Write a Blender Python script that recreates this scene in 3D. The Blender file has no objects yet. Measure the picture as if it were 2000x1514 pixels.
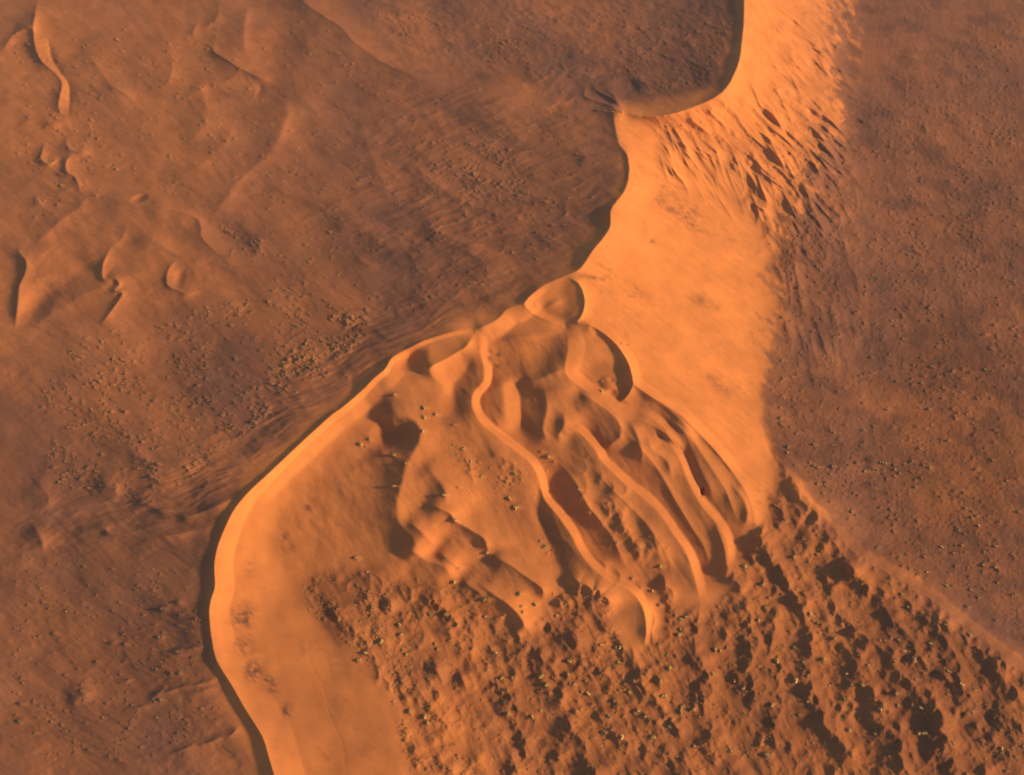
import bpy, math, random
import numpy as np

SC = bpy.context.scene
COL = SC.collection
R = math.radians

# ------------------------------------------------------------------ camera, sky, sun, exposure
CAM_H = 1000.0
PITCH = R(52)                      # below the horizon
F_PX = 1921.0                      # focal length in photo pixels (2000 wide)
W0, H0 = 2000.0, 1514.0
cam_d = bpy.data.cameras.new('camera')
cam = bpy.data.objects.new('camera', cam_d)
COL.objects.link(cam)
cam.location = (0, 0, CAM_H)
cam.rotation_euler = (math.pi / 2 - PITCH, 0, 0)
cam_d.sensor_width = 36.0
cam_d.lens = 36.0 * F_PX / W0
cam_d.clip_start = 1.0
cam_d.clip_end = 80000.0
SC.camera = cam

SUN_EL = R(19)
SUN_AZ = R(-7)                     # from +X towards -Y
world = bpy.data.worlds.new('World')
SC.world = world
world.use_nodes = True
wn = world.node_tree.nodes
wl = world.node_tree.links
bg = wn['Background']
sky = wn.new('ShaderNodeTexSky')
sky.sky_type = 'NISHITA'
sky.sun_disc = False
sky.sun_elevation = SUN_EL
sky.sun_rotation = math.pi / 2 - SUN_AZ
sky.altitude = 800
sky.air_density = 1.0
sky.dust_density = 2.0
wl.new(sky.outputs[0], bg.inputs[0])
bg.inputs[1].default_value = 0.09

sun_d = bpy.data.lights.new('sun', 'SUN')
sun_d.energy = 4.6
sun_d.angle = R(5.0)
sun_d.color = (1.0, 0.73, 0.46)
sun = bpy.data.objects.new('sun', sun_d)
COL.objects.link(sun)
sv = (math.cos(SUN_EL) * math.cos(SUN_AZ), math.cos(SUN_EL) * math.sin(SUN_AZ), math.sin(SUN_EL))
from mathutils import Vector
sun.rotation_euler = Vector(sv).to_track_quat('Z', 'Y').to_euler()
sun.location = (2000, 0, 1500)

SC.view_settings.view_transform = 'Standard'
SC.view_settings.look = 'None'
SC.view_settings.gamma = 1.0
SC.view_settings.exposure = 0.38
SC.cycles.max_bounces = 4
SC.cycles.diffuse_bounces = 2

# ------------------------------------------------------------------ numpy helpers
STEP = 2.0
GX0, GX1, GY0, GY1 = -360.0, 2360.0, -260.0, 1860.0
xs = np.arange(GX0, GX1 + .1, STEP)
ys = np.arange(GY0, GY1 + .1, STEP)
NX, NY = len(xs), len(ys)
X, Y = np.meshgrid(xs, ys)
X = X.astype(np.float32)
Y = Y.astype(np.float32)
rng = np.random.default_rng(7)
PT = rng.random(1 << 16).astype(np.float32)


def _hash(ix, iy, seed):
    v = (ix.astype(np.int64) * 73856093) ^ (iy.astype(np.int64) * 19349663) ^ (seed * 83492791)
    v = (v ^ (v >> 13)) * 1274126177
    v = v ^ (v >> 16)
    return PT[v & 65535]


def vnoise(u, v, seed):
    """smooth value noise, -1..1"""
    iu = np.floor(u)
    iv = np.floor(v)
    fu = u - iu
    fv = v - iv
    fu = fu * fu * fu * (fu * (fu * 6 - 15) + 10)
    fv = fv * fv * fv * (fv * (fv * 6 - 15) + 10)
    iu = iu.astype(np.int64)
    iv = iv.astype(np.int64)
    a = _hash(iu, iv, seed)
    b = _hash(iu + 1, iv, seed)
    c = _hash(iu, iv + 1, seed)
    d = _hash(iu + 1, iv + 1, seed)
    return (2 * ((a + (b - a) * fu) + ((c + (d - c) * fu) - (a + (b - a) * fu)) * fv) - 1).astype(np.float32)


def fbm(cell, seed, octaves=4, ang=0.0, aspect=1.0, gain=.5, x=None, y=None):
    """cell in pixels; long axis along image angle ang (degrees, y down), stretched by aspect"""
    x = X if x is None else x
    y = Y if y is None else y
    ca, sa = math.cos(R(ang)), math.sin(R(ang))
    u = (x * ca + y * sa) / (cell * aspect)
    v = (-x * sa + y * ca) / cell
    out = 0
    amp = 1.0
    tot = 0
    for k in range(octaves):
        out = out + amp * vnoise(u * 2 ** k + 17.3 * k, v * 2 ** k + 9.1 * k, seed + 31 * k)
        tot += amp
        amp *= gain
    return out / tot


def sstep(a, b, t):
    t = np.clip((t - a) / (b - a), 0, 1)
    return t * t * (3 - 2 * t)


def blur(a, sig):
    """three box blurs"""
    r = max(1, int(round(sig * 1.0)))
    for ax in (0, 1):
        for _ in range(3):
            p = np.pad(a, [(r + 1, r) if i == ax else (0, 0) for i in (0, 1)], mode='edge')
            c = np.cumsum(p, axis=ax, dtype=np.float64)
            n = 2 * r + 1
            if ax == 0:
                a = ((c[n:] - c[:-n]) / n).astype(np.float32)
            else:
                a = ((c[:, n:] - c[:, :-n]) / n).astype(np.float32)
    return a


def spline(pts, ds=3.0):
    """centripetal-ish Catmull-Rom through the rows of pts (any number of columns), resampled at ds px"""
    p = np.array(pts, float)
    if len(p) == 2:
        p = np.vstack([p[0], p.mean(0), p[1]])
    e = np.vstack([2 * p[0] - p[1], p, 2 * p[-1] - p[-2]])
    out = []
    for i in range(1, len(e) - 2):
        n = max(2, int(np.hypot(*(e[i + 1, :2] - e[i, :2])) / ds))
        t = np.linspace(0, 1, n, endpoint=False)[:, None]
        p0, p1, p2, p3 = e[i - 1], e[i], e[i + 1], e[i + 2]
        out.append(.5 * (2 * p1 + (p2 - p0) * t + (2 * p0 - 5 * p1 + 4 * p2 - p3) * t ** 2 + (3 * p1 - p0 - 3 * p2 + p3) * t ** 3))
    out.append(e[-2][None])
    return np.vstack(out)


def near_curve(s, reach):
    """signed distance (right of a curve drawn downwards = +) and curve parameter within reach"""
    n = len(s)
    x0 = max(0, int((s[:, 0].min() - reach - GX0) / STEP)); x1 = min(NX, int((s[:, 0].max() + reach - GX0) / STEP) + 2)
    y0 = max(0, int((s[:, 1].min() - reach - GY0) / STEP)); y1 = min(NY, int((s[:, 1].max() + reach - GY0) / STEP) + 2)
    if x1 <= x0 or y1 <= y0:
        return None
    d2 = np.full((y1 - y0, x1 - x0), 1e12, np.float32)
    idx = np.zeros(d2.shape, np.int32)
    tx = np.gradient(s[:, 0]); ty = np.gradient(s[:, 1])
    k = int(reach / STEP) + 1
    for i in range(n):
        cx = int((s[i, 0] - GX0) / STEP) - x0; cy = int((s[i, 1] - GY0) / STEP) - y0
        a, b = max(0, cx - k), min(x1 - x0, cx + k + 1)
        c, d = max(0, cy - k), min(y1 - y0, cy + k + 1)
        if b <= a or d <= c:
            continue
        q = (X[y0 + c:y0 + d, x0 + a:x0 + b] - s[i, 0]) ** 2 + (Y[y0 + c:y0 + d, x0 + a:x0 + b] - s[i, 1]) ** 2
        w = d2[c:d, a:b]
        m = q < w
        w[m] = q[m]
        idx[c:d, a:b][m] = i
    XX = X[y0:y1, x0:x1]; YY = Y[y0:y1, x0:x1]
    dx = XX - s[idx, 0]; dy = YY - s[idx, 1]
    l = np.hypot(tx, ty)[idx] + 1e-6
    cr = (tx[idx] * dy - ty[idx] * dx) / l          # <0 on the right of a downward curve
    sgn = np.where(cr < 0, 1.0, -1.0)
    # perpendicular offset near the curve, true distance away from it
    along = np.abs(tx[idx] * dx + ty[idx] * dy) / l
    dist = np.sqrt(d2)
    inside = (idx > 0) & (idx < n - 1)
    dist = np.where(inside & (along < 4), np.abs(cr), dist)
    sg = (tx[idx] * dx + ty[idx] * dy) / (l * l)
    t = np.clip((idx + np.clip(sg, -.6, .6)) / max(1, n - 1), 0, 1)
    return (slice(y0, y1), slice(x0, x1)), (sgn * dist).astype(np.float32), t.astype(np.float32), d2 < 1e11


def profile(d, wl_, wr_, soft):
    """1 at the crest, falling to 0 on both sides"""
    w = np.where(d < 0, wl_, wr_)
    t = np.abs(d) / w
    if soft > 0:
        t = np.sqrt(t * t + (soft / w) ** 2) - soft / w
    return np.exp(-t)


# ------------------------------------------------------------------ the large relief: heights on curves, relaxed between them
CREST = [(1452, -300, 98), (1452, -120, 98), (1453, 28, 98), (1450, 70, 97), (1445, 112, 96), (1436, 140, 94), (1421, 168, 92), (1398, 189, 90), (1352, 210, 87),
         (1300, 225, 84), (1259, 227, 81), (1217, 221, 80)]
CREST2 = [(1217, 221, 80), (1200, 229, 81), (1204, 259, 84), (1210, 283, 88), (1224, 301, 92), (1229, 325, 96), (1227, 353, 100),
          (1217, 378, 103), (1203, 395, 106), (1192, 413, 108), (1192, 441, 108), (1178, 465, 107), (1157, 490, 106), (1133, 524, 103), (1105, 538, 100),
          (1063, 557, 97), (1035, 578, 95), (1023, 592, 93), (991, 604, 92), (972, 623, 91), (947, 637, 90), (928, 644, 90)]
CREST3 = [(928, 644, 90), (895, 646, 89), (860, 655, 88), (825, 667, 88), (790, 685, 87), (765, 700, 86), (751, 721, 86), (730, 739, 86), (702, 767, 86), (667, 797, 86), (647, 811, 86),
          (595, 858, 86), (525, 924, 86), (490, 956, 86), (465, 984, 86), (448, 1011, 86), (427, 1060, 85), (418, 1102, 84), (419, 1144, 83), (411, 1172, 83),
          (408, 1200, 82), (413, 1249, 80), (423, 1291, 78), (451, 1337, 76), (479, 1386, 74), (511, 1438, 72), (526, 1486, 70), (560, 1600, 66), (600, 1750, 62), (620, 1900, 60)]
RIM = [(1105, 538, 100), (1136, 560, 97), (1142, 596, 93), (1136, 623, 89), (1175, 648, 82), (1206, 676, 76), (1227, 711, 71), (1236, 746, 66), (1262, 768, 61), (1300, 791, 54), (1338, 819, 48), (1377, 858, 43),
       (1408, 893, 38), (1440, 935, 32), (1461, 970, 29), (1473, 1005, 26), (1475, 1025, 24)]
SNAKE = [(928, 646, 90), (936, 660, 87), (939, 690, 83), (946, 721, 79), (944, 744, 77), (926, 767, 75), (922, 788, 74), (930, 812, 72), (947, 833, 69), (972, 854, 67), (1000, 875, 64), (1038, 907, 60), (1054, 940, 57),
         (1064, 975, 55), (1087, 1004, 52), (1115, 1043, 48), (1133, 1078, 45), (1157, 1109, 42), (1189, 1134, 39), (1224, 1150, 36), (1248, 1172, 33), (1261, 1204, 30), (1262, 1239, 26), (1255, 1270, 22)]
RIDGE4 = [(1105, 637, 85), (1110, 676, 81), (1105, 728, 77), (1140, 760, 71), (1175, 781, 66), (1210, 809, 62), (1262, 825, 55), (1297, 845, 50), (1325, 873, 45)]
RIDGE5 = [(1105, 845, 64), (1126, 842, 62), (1161, 875, 58), (1175, 900, 55), (1203, 928, 52), (1227, 949, 48), (1262, 977, 44), (1290, 1006, 40), (1315, 1043, 35), (1338, 1075, 31), (1350, 1105, 28), (1360, 1140, 24), (1366, 1170, 20)]
RIDGE6 = [(1290, 850, 46), (1325, 893, 42), (1345, 942, 38), (1370, 987, 34), (1394, 1015, 31), (1412, 1040, 28), (1422, 1071, 25), (1422, 1113, 21)]
OUTER = [(1506, 884, 13), (1530, 922, 17), (1560, 958, 17), (1600, 1010, 14), (1640, 1060, 11), (1690, 1100, 9), (1755, 1138, 8), (1825, 1186, 7), (1895, 1238, 6), (1972, 1298, 5), (2100, 1400, 4), (2360, 1600, 4)]
FOOT = [(1650, -300, 4), (1650, -100, 4), (1650, 40, 4), (1650, 150, 4), (1660, 260, 2), (1720, 400, 0), (1750, 600, -1), (1760, 750, -1)]
FACE = [(1217, 234, 78), (1262, 250, 70), (1300, 268, 60), (1370, 310, 39), (1440, 367, 27), (1475, 455, 17), (1492, 532, 10), (1506, 585, 8), (1503, 655, 8), (1496, 704, 9), (1485, 746, 10), (1483, 795, 11), (1489, 840, 12), (1506, 884, 13)]

soft_curves = [
    FOOT,
    # the plain on the right
    [(1800, 250, 2), (1850, 500, 3), (1850, 800, 5), (1790, 960, 9), (1950, 1110, 13), (2360, 1350, 16)], [(2150, -300, 10), (2150, 200, 12), (2150, 900, 16)], [(2360, -300, 20), (2360, 1200, 22)],
    # basin in the upper middle and what borders it
    [(1410, -300, 98), (1410, 40, 98), (1403, 100, 96), (1385, 150, 92), (1330, 185, 88), (1270, 203, 85)],
    [(1320, -300, 85.2), (1330, 40, 85.2), (1300, 130, 81.9), (1200, 150, 80.2), (1040, 120, 79.2), (880, 60, 79.2), (800, -20, 79.7), (760, -300, 79.7)],
    [(560, -300, 84.1), (600, 0, 84.1), (650, 28, 83.5), (706, 92, 83), (751, 122, 82.5), (820, 152, 81.9), (900, 166, 81.3), (1000, 170, 80.8), (1110, 172, 80.2), (1165, 195, 80.8), (1217, 221, 83)],
    # left dune field, falling gently away from the big dune
    [(1160, 250, 84), (1175, 330, 95), (1150, 430, 101), (1085, 505, 98), (975, 565, 93), (885, 612, 89), (790, 652, 86), (700, 710, 84), (610, 785, 84), (490, 885, 84), (400, 965, 83)],
    [(1000, 250, 81), (920, 300, 81), (900, 360, 84), (920, 450, 88), (820, 540, 85), (650, 640, 81), (480, 760, 79), (340, 880, 78), (290, 960, 78)],
    [(700, 180, 79.7), (650, 300, 78), (600, 420, 77.5), (500, 560, 75.8), (330, 700, 73.7), (180, 820, 72.5), (60, 900, 72)],
    [(540, 60, 80.8), (500, 300, 79.2), (330, 400, 78.6), (200, 560, 75.8), (60, 700, 72.5), (-200, 820, 69.8)],
    [(300, -300, 79.7), (280, 60, 79.7), (250, 250, 79.2), (120, 400, 78), (-100, 560, 75.3), (-360, 640, 73.1)],
    [(60, -300, 78.6), (60, 60, 79.2), (90, 250, 78.6), (-40, 380, 76.4)], [(-360, -300, 75.3), (-360, 200, 75.3)],
    [(392, 1030, 86), (378, 1100, 85.5), (366, 1200, 84), (378, 1290, 81), (418, 1380, 77), (462, 1470, 73), (500, 1700, 67.6)],
    [(140, 1000, 73.1), (150, 1200, 72.5), (160, 1400, 69.2), (220, 1700, 65.4)], [(-360, 900, 68.7), (-360, 1860, 65.4)], [(0, 1150, 69.8), (0, 1700, 64.8)],
    # lap of the dune, left of the snake
    [(700, 860, 75), (620, 950, 73), (560, 1050, 70), (520, 1150, 67), (525, 1250, 67), (570, 1350, 65), (640, 1460, 62), (720, 1650, 58)],
    [(890, 760, 74), (850, 800, 73), (820, 850, 70), (800, 930, 65), (790, 1000, 61), (800, 1060, 57)],
    [(905, 880, 68), (920, 930, 65), (960, 1000, 58), (1000, 1060, 52), (1060, 1120, 45), (1120, 1180, 38)],
    [(640, 1100, 62), (680, 1180, 60), (740, 1280, 57), (790, 1380, 55), (830, 1500, 52), (860, 1700, 38)],
    [(860, 1150, 50), (900, 1250, 41), (960, 1350, 32), (1040, 1480, 24), (1100, 1700, 16)],
    [(1130, 1230, 31), (1180, 1320, 23), (1280, 1400, 16), (1360, 1500, 12)],
    [(1400, 1200, 15), (1480, 1300, 10), (1600, 1400, 6), (1700, 1500, 3), (1800, 1860, 0)],
    [(1540, 1080, 14), (1640, 1180, 11), (1760, 1280, 9), (1900, 1380, 6), (2200, 1560, 3)],
    [(1510, 960, 15), (1500, 1010, 18), (1490, 1060, 17)],
    # valleys between the inner ridges
    [(1015, 742, 68), (1016, 790, 64), (1020, 835, 60), (1036, 865, 58)],
    [(1090, 930, 50), (1110, 980, 46), (1160, 1050, 39), (1210, 1110, 33), (1290, 1150, 25), (1300, 1220, 20)],
    [(1230, 890, 49), (1280, 950, 42), (1330, 1010, 33), (1370, 1070, 25), (1390, 1140, 18)],
    [(1250, 1060, 34), (1290, 1100, 28)],
]
hard_curves = [CREST, CREST2, CREST3, RIM, SNAKE, RIDGE4, RIDGE5, RIDGE6, OUTER]


def relax():
    H = None
    S_ = lambda a, b, t: (lambda q: q * q * (3 - 2 * q))(np.clip((t - a) / (b - a), 0, 1))
    for lev in (64, 32, 16, 8, 4, 2, 1):
        st = STEP * lev
        nx = int((GX1 - GX0) / st) + 1
        ny = int((GY1 - GY0) / st) + 1
        num = np.zeros((ny, nx)); den = np.zeros((ny, nx))
        for c in hard_curves + soft_curves + [[(a, b, c2) for a, b, c2 in FACE]]:
            s = spline(c, st * .5)
            if c[0][0] < 1640:          # the hummock field stands a little above the plain
                s[:, 2] += 14 * S_(900, 1400, s[:, 0]) * S_(850, 1200, s[:, 1])
            ix = np.round((s[:, 0] - GX0) / st).astype(int); iy = np.round((s[:, 1] - GY0) / st).astype(int)
            m = (ix >= 0) & (ix < nx) & (iy >= 0) & (iy < ny)
            np.add.at(num, (iy[m], ix[m]), s[m, 2]); np.add.at(den, (iy[m], ix[m]), 1)
        fix = den > 0
        val = np.where(fix, num / np.maximum(den, 1), 0)
        if H is None:
            H = np.full((ny, nx), 40.0)
        else:
            gy = np.linspace(0, H.shape[0] - 1, ny); gx = np.linspace(0, H.shape[1] - 1, nx)
            iy0 = np.minimum(gy.astype(int), H.shape[0] - 2); ix0 = np.minimum(gx.astype(int), H.shape[1] - 2)
            fy = (gy - iy0)[:, None]; fx = (gx - ix0)[None]
            A = H[iy0][:, ix0]; B = H[iy0][:, ix0 + 1]; C = H[iy0 + 1][:, ix0]; D = H[iy0 + 1][:, ix0 + 1]
            H = A * (1 - fx) * (1 - fy) + B * fx * (1 - fy) + C * (1 - fx) * fy + D * fx * fy
        H[fix] = val[fix]
        for it in range({64: 400, 32: 200, 16: 120, 8: 80, 4: 50, 2: 30, 1: 16}[lev]):
            P = np.pad(H, 1, mode='edge')
            N = .25 * (P[:-2, 1:-1] + P[2:, 1:-1] + P[1:-1, :-2] + P[1:-1, 2:])
            H = np.where(fix, val, N)
    return H.astype(np.float32)


BASE = relax()
# crease only along the crests: elsewhere the relief is smoothed
crest_d = np.full(X.shape, 200., np.float32)
for c in hard_curves:
    r_ = near_curve(spline(c), 90)
    if r_ is None:
        continue
    sl, d, t, ok = r_
    crest_d[sl] = np.minimum(crest_d[sl], np.where(ok, np.abs(d), 200))
b1 = blur(BASE, 5)
b2 = blur(BASE, 16)
w1 = sstep(2, 26, crest_d)
w2 = sstep(22, 80, crest_d)
Hh = BASE * (1 - w1) + (b1 * (1 - w2) + b2 * w2) * w1


KI = 1.0
KW = 1.0


def stamp(pts, A, wl_, wr_, soft=1.0, taper=.15, scallop=0, seed=0, hgt=None, end_taper=None, facet=0):
    """a ridge crest along pts: steep left side of reach wl_, gentler right side of reach wr_ (pixels)"""
    s = spline([p[:2] for p in pts], 2.5)
    wl_ = wl_ * KW
    if scallop:
        rg = np.random.default_rng(seed)
        tx = np.gradient(s[:, 0]); ty = np.gradient(s[:, 1]); l = np.hypot(tx, ty) + 1e-6
        L = np.cumsum(l)
        ph = 0.0; off = np.zeros(len(s)); i0 = 0
        while i0 < len(s):
            seg = scallop * (1.6 + 2.6 * rg.random())
            amp = scallop * (.35 + .75 * rg.random())
            m = (L >= L[i0]) & (L < L[i0] + seg)
            tt = (L[m] - L[i0]) / seg
            off[m] = amp * np.sqrt(np.clip(1 - (2 * tt - 1) ** 2, 0, 1))
            i0 = int(np.nonzero(m)[0][-1]) + 1
        s[:, 0] += -ty / l * -off      # bulge to the right of a downward line
        s[:, 1] += tx / l * -off
    r_ = near_curve(s, 3.2 * max(wl_, wr_))
    if r_ is None:
        return
    sl, d, t, ok = r_
    a = np.minimum(sstep(0, taper, t + .001), sstep(0, end_taper or taper, 1 - t + .001)) if taper else 1
    if hgt is not None:
        a = a * np.interp(t, np.linspace(0, 1, len(hgt)), hgt)
    if taper:
        a = blur(a.astype(np.float32), 3)
    cut = np.exp(-3.2)
    p = np.maximum(profile(d, wl_, wr_, soft) - cut, 0) / (1 - cut)
    if facet:                          # the sunny side is one straight face with a clean foot
        if isinstance(facet, list):
            facet = np.interp(t, np.linspace(0, 1, len(facet)), facet)
        q = np.clip(1 - d / facet, 0, 1)
        p = np.where(d > 0, q, p)
    Hh[sl] += np.where(ok, KI * A * a * p, 0).astype(np.float32)


def pit(cx, cy, rx, ry, A, ang=0, power=2):
    k = max(rx, ry) * 1.6
    x0 = max(0, int((cx - k - GX0) / STEP)); x1 = min(NX, int((cx + k - GX0) / STEP) + 1)
    y0 = max(0, int((cy - k - GY0) / STEP)); y1 = min(NY, int((cy + k - GY0) / STEP) + 1)
    ca, sa = math.cos(R(ang)), math.sin(R(ang))
    xx = X[y0:y1, x0:x1] - cx; yy = Y[y0:y1, x0:x1] - cy
    q = ((xx * ca + yy * sa) / rx) ** 2 + ((-xx * sa + yy * ca) / ry) ** 2
    Hh[y0:y1, x0:x1] += A * np.clip(1 - q, 0, 1) ** power


# ------------------------------------------------------------------ crests of the big dune
stamp(CREST, 8, 16, 40, .3, 0)
stamp(CREST2, 5, 16, 40, .3, .02)
stamp(CREST3, 5.5, 22, 34, .3, .03, facet=[9, 8, 9, 12, 14, 13, 16, 26, 34, 38, 42, 50, 60, 60, 60, 60, 60, 60, 60, 60], hgt=[.6, .5, .6, .7, .75, .75, .8, 1.1, 1.2, 1.25, 1.2, 1.1, 1, .9, .9, .9, .9, .9, .9, .9])
stamp(CREST3, 2.5, 4, 40, .3, .05)
stamp(RIM[3:], 3.8, 9, 30, .3, .12, end_taper=.3, facet=18)
stamp([(1222, 700), (1236, 735), (1234, 758), (1222, 776), (1200, 792)], 2.6, 10, 16, .3, .2)
stamp(SNAKE, 5, 28, 13, .3, .06, facet=[6, 11, 13, 9, 10, 6, 5, 6, 7, 9, 12, 18, 15, 9, 8, 9, 8, 11, 9, 7], hgt=[.6, .9, 1, .9, 1, .8, .7, .7, .8, .9, 1, 1.2, 1.1, .9, .9, .8, .8, 1, .9, .8])
stamp(RIDGE4, 4.8, 48, 30, .3, .1, facet=[26, 34, 30, 18, 16, 20, 24, 26, 20, 12])
stamp(RIDGE5, 4, 27, 14, .3, .12, facet=[5, 6, 8, 11, 14, 18, 12, 10, 15, 20, 14])
stamp(RIDGE6, 4, 20, 14, .3, .2, facet=[7, 9, 14, 18, 14, 10])
stamp(OUTER, 3.4, 14, 30, .6, .04, scallop=9, seed=3)

def beside(pts, d, **kw):
    s = spline([p[:2] for p in pts], 6)
    tx = np.gradient(s[:, 0]); ty = np.gradient(s[:, 1]); l = np.hypot(tx, ty) + 1e-6
    return [(float(a), float(b)) for a, b in np.stack([s[:, 0] + ty / l * d, s[:, 1] - tx / l * d], 1)][::3]


stamp(beside(SNAKE, 15), -8.5, 9, 60, 2, .12)
stamp(beside(RIDGE4[2:], 20), -7, 12, 50, 2, .15)
stamp(beside(RIDGE5, 15), -8, 9, 50, 2, .12)
stamp(beside(RIDGE6, 14), -6.5, 9, 42, 2, .2)
stamp(beside(CREST2[-7:], 34), -5, 16, 50, 4, .2)
stamp(beside(CREST3[3:16], 40), -4.5, 22, 90, 6, .2)
# knob bowl and figures in the inner dune
stamp([(1110, 541), (1132, 556), (1142, 585), (1138, 614), (1128, 630), (1150, 634), (1180, 652), (1208, 678), (1228, 711), (1236, 740), (1226, 772), (1204, 792)], 1.5, 4, 5, .3, .06)
KI = 1.0
KW = 1.35
pit(1080, 590, 58, 40, -3, -15, 1.2)
stamp([(1105, 541), (1128, 552), (1140, 575), (1142, 598), (1132, 620), (1106, 632)], 2.6, 34, 8, .3, .15)
stamp([(1066, 556), (1038, 577), (1025, 592), (1036, 608), (1060, 622), (1098, 634)], 3.2, 8, 10, .3, .15, facet=12)
stamp([(1045, 592), (1050, 600), (1060, 606)], 2, 7, 8, 1, .3)
stamp([(1052, 600), (1068, 598), (1090, 590), (1104, 586)], 2.5, 8, 10, 2, .3)
pit(1172, 702, 46, 84, -0.6, -30, 1.5)
stamp([(826, 712), (845, 735), (868, 755), (884, 764)], 2.5, 24, 16, 2, .2)                         # bright pillow right of ridge 4
pit(1062, 690, 46, 60, -4, 10)                         # torso bowl
stamp([(1100, 640), (1080, 648), (1040, 655), (1000, 660), (975, 668)], 3, 14, 10, 3, .3)
stamp([(928, 650), (911, 676), (895, 687), (874, 700), (850, 712), (825, 728)], 10, 30, 22, .3, .15)
pit(800, 700, 46, 26, -5, -25)
stamp([(925, 690), (905, 730), (885, 752), (886, 790), (893, 830)], -6, 22, 30, 5, .2)
stamp([(1105, 720), (1080, 728), (1050, 742), (1020, 746)], 5, 22, 20, 1.5, .2)
stamp([(1000, 745), (1014, 770), (1017, 810), (1018, 842)], -5, 16, 26, 1, .1)
stamp([(975, 730), (982, 760), (985, 800), (985, 845)], 5.5, 28, 22, 6, .2)
0 and stamp([(952, 690), (960, 721), (958, 750), (942, 772), (938, 790), (946, 810), (965, 830), (995, 856)], -3.5, 10, 16, 3, .2)
stamp([(955, 668), (1000, 662), (1050, 668), (1080, 690)], 2.5, 16, 16, 2, .25)
stamp([(1150, 900), (1180, 940), (1215, 975), (1250, 1010), (1285, 1055), (1305, 1090), (1312, 1130)], 4, 26, 16, 1, .2)
stamp([(1215, 835), (1255, 880), (1290, 925), (1318, 975), (1345, 1020), (1375, 1070), (1388, 1120)], 4.5, 22, 16, 1, .2)
stamp([(1090, 900), (1125, 945), (1150, 990), (1190, 1040), (1212, 1085), (1230, 1120)], 4, 20, 14, 1, .2)
stamp([(1300, 815), (1345, 850), (1380, 900), (1410, 945), (1430, 990), (1440, 1030)], 4, 16, 14, 1, .2)
stamp([(1065, 770), (1068, 800), (1060, 840), (1075, 868)], 4.5, 20, 14, 3, .2)
stamp([(1100, 805), (1102, 830), (1092, 850), (1104, 862)], 4.5, 12, 18, 2, .2)
stamp([(1130, 765), (1170, 790), (1205, 820), (1212, 850), (1190, 870), (1175, 880)], 5, 30, 12, 2, .15)
stamp([(1040, 772), (1080, 764), (1130, 762)], 3, 10, 14, 3, .3)
stamp([(1110, 905), (1140, 930), (1145, 960), (1130, 975), (1160, 1000), (1185, 1040)], 3, 22, 14, 2, .15)
stamp([(1230, 820), (1245, 850), (1252, 880), (1255, 905)], 4.5, 12, 14, 2, .2)
stamp([(1262, 850), (1275, 880), (1292, 890), (1306, 905), (1312, 935)], 4.5, 13, 14, 2, .2)
stamp([(1285, 800), (1320, 830), (1345, 860), (1362, 905), (1385, 950), (1400, 990)], 4, 18, 22, 3, .2)
stamp([(1190, 980), (1204, 1002), (1215, 1025), (1235, 1060), (1246, 1090), (1255, 1108)], 4.5, 12, 14, 1.5, .2, scallop=5, seed=5)
stamp([(1255, 1010), (1275, 1040), (1285, 1080), (1300, 1100)], 4, 14, 16, 3, .2)
stamp([(1430, 950), (1452, 975), (1460, 1005), (1452, 1030)], 4, 10, 12, 2, .2)
pit(1372, 960, 6, 12, -5, 20, 1.2)
pit(1194, 742, 9, 7, -1.2)
pit(1195, 765, 10, 7, -1.2)
pit(1188, 752, 22, 24, 2.5)
stamp([(1158, 628), (1150, 640), (1158, 655)], 3, 12, 14, 2, .3)
stamp([(1120, 545), (1150, 543), (1180, 550)], 2, 6, 8, 2, .3)
stamp([(1248, 765), (1290, 788), (1330, 822), (1360, 862)], 3.5, 14, 10, 2, .2)
stamp([(1240, 800), (1280, 822), (1310, 850), (1340, 885)], 4.5, 14, 10, 1.5, .2)
# second nested crests beside the outer lobes
stamp([(1395, 1020), (1412, 1060), (1418, 1100), (1416, 1140)], 4, 14, 12, 1.5, .2)
stamp([(1470, 1040), (1480, 1050), (1494, 1062), (1505, 1085), (1508, 1110)], 5, 14, 12, 1.2, .15, scallop=6, seed=9)
stamp([(1262, 1165), (1272, 1190), (1278, 1212), (1274, 1235), (1276, 1258)], 5, 8, 12, 1, .15)

# dark bowl and long ridges in the lap
KI = 1.55
KW = 1.3
stamp([(735, 820), (755, 810), (785, 808), (812, 822), (822, 846), (812, 878), (795, 905), (785, 945), (775, 985), (782, 1020), (805, 1050), (835, 1085)], 9.5, 40, 90, 4, .1)
pit(770, 852, 50, 40, -6, 0, 1.5)
stamp([(830, 905), (850, 930), (868, 955), (872, 985)], 4, 18, 26, 3, .2)
stamp([(826, 980), (850, 990), (878, 1002), (890, 1018), (920, 1035), (945, 1052), (954, 1078)], 7.5, 20, 34, 1.2, .2, end_taper=.06)
stamp([(950, 1082), (975, 1092), (1000, 1106), (1025, 1124), (1048, 1140), (1060, 1152), (1060, 1170)], 6, 17, 30, 1.2, .2, end_taper=.1)
stamp([(935, 1140), (960, 1158), (985, 1175), (1005, 1192), (1020, 1212), (1028, 1235)], 6.5, 17, 28, 1.4, .2, end_taper=.1)
stamp([(795, 1018), (815, 1032), (835, 1050), (850, 1066)], 4.5, 14, 22, 1.5, .2)
stamp([(855, 1078), (880, 1095), (896, 1110)], 4.5, 14, 20, 1.5, .25)
stamp([(780, 1065), (810, 1080), (835, 1095), (870, 1110), (885, 1140)], 6, 22, 26, 3, .25)
stamp([(900, 1130), (925, 1150), (948, 1165)], 5, 16, 24, 2, .25)
stamp([(815, 1160), (848, 1178), (877, 1202), (902, 1232)], 6, 13, 26, 1.4, .2, scallop=5, seed=11)
stamp([(835, 1300), (855, 1312), (866, 1332)], 5, 12, 20, 1.4, .25)
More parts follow.
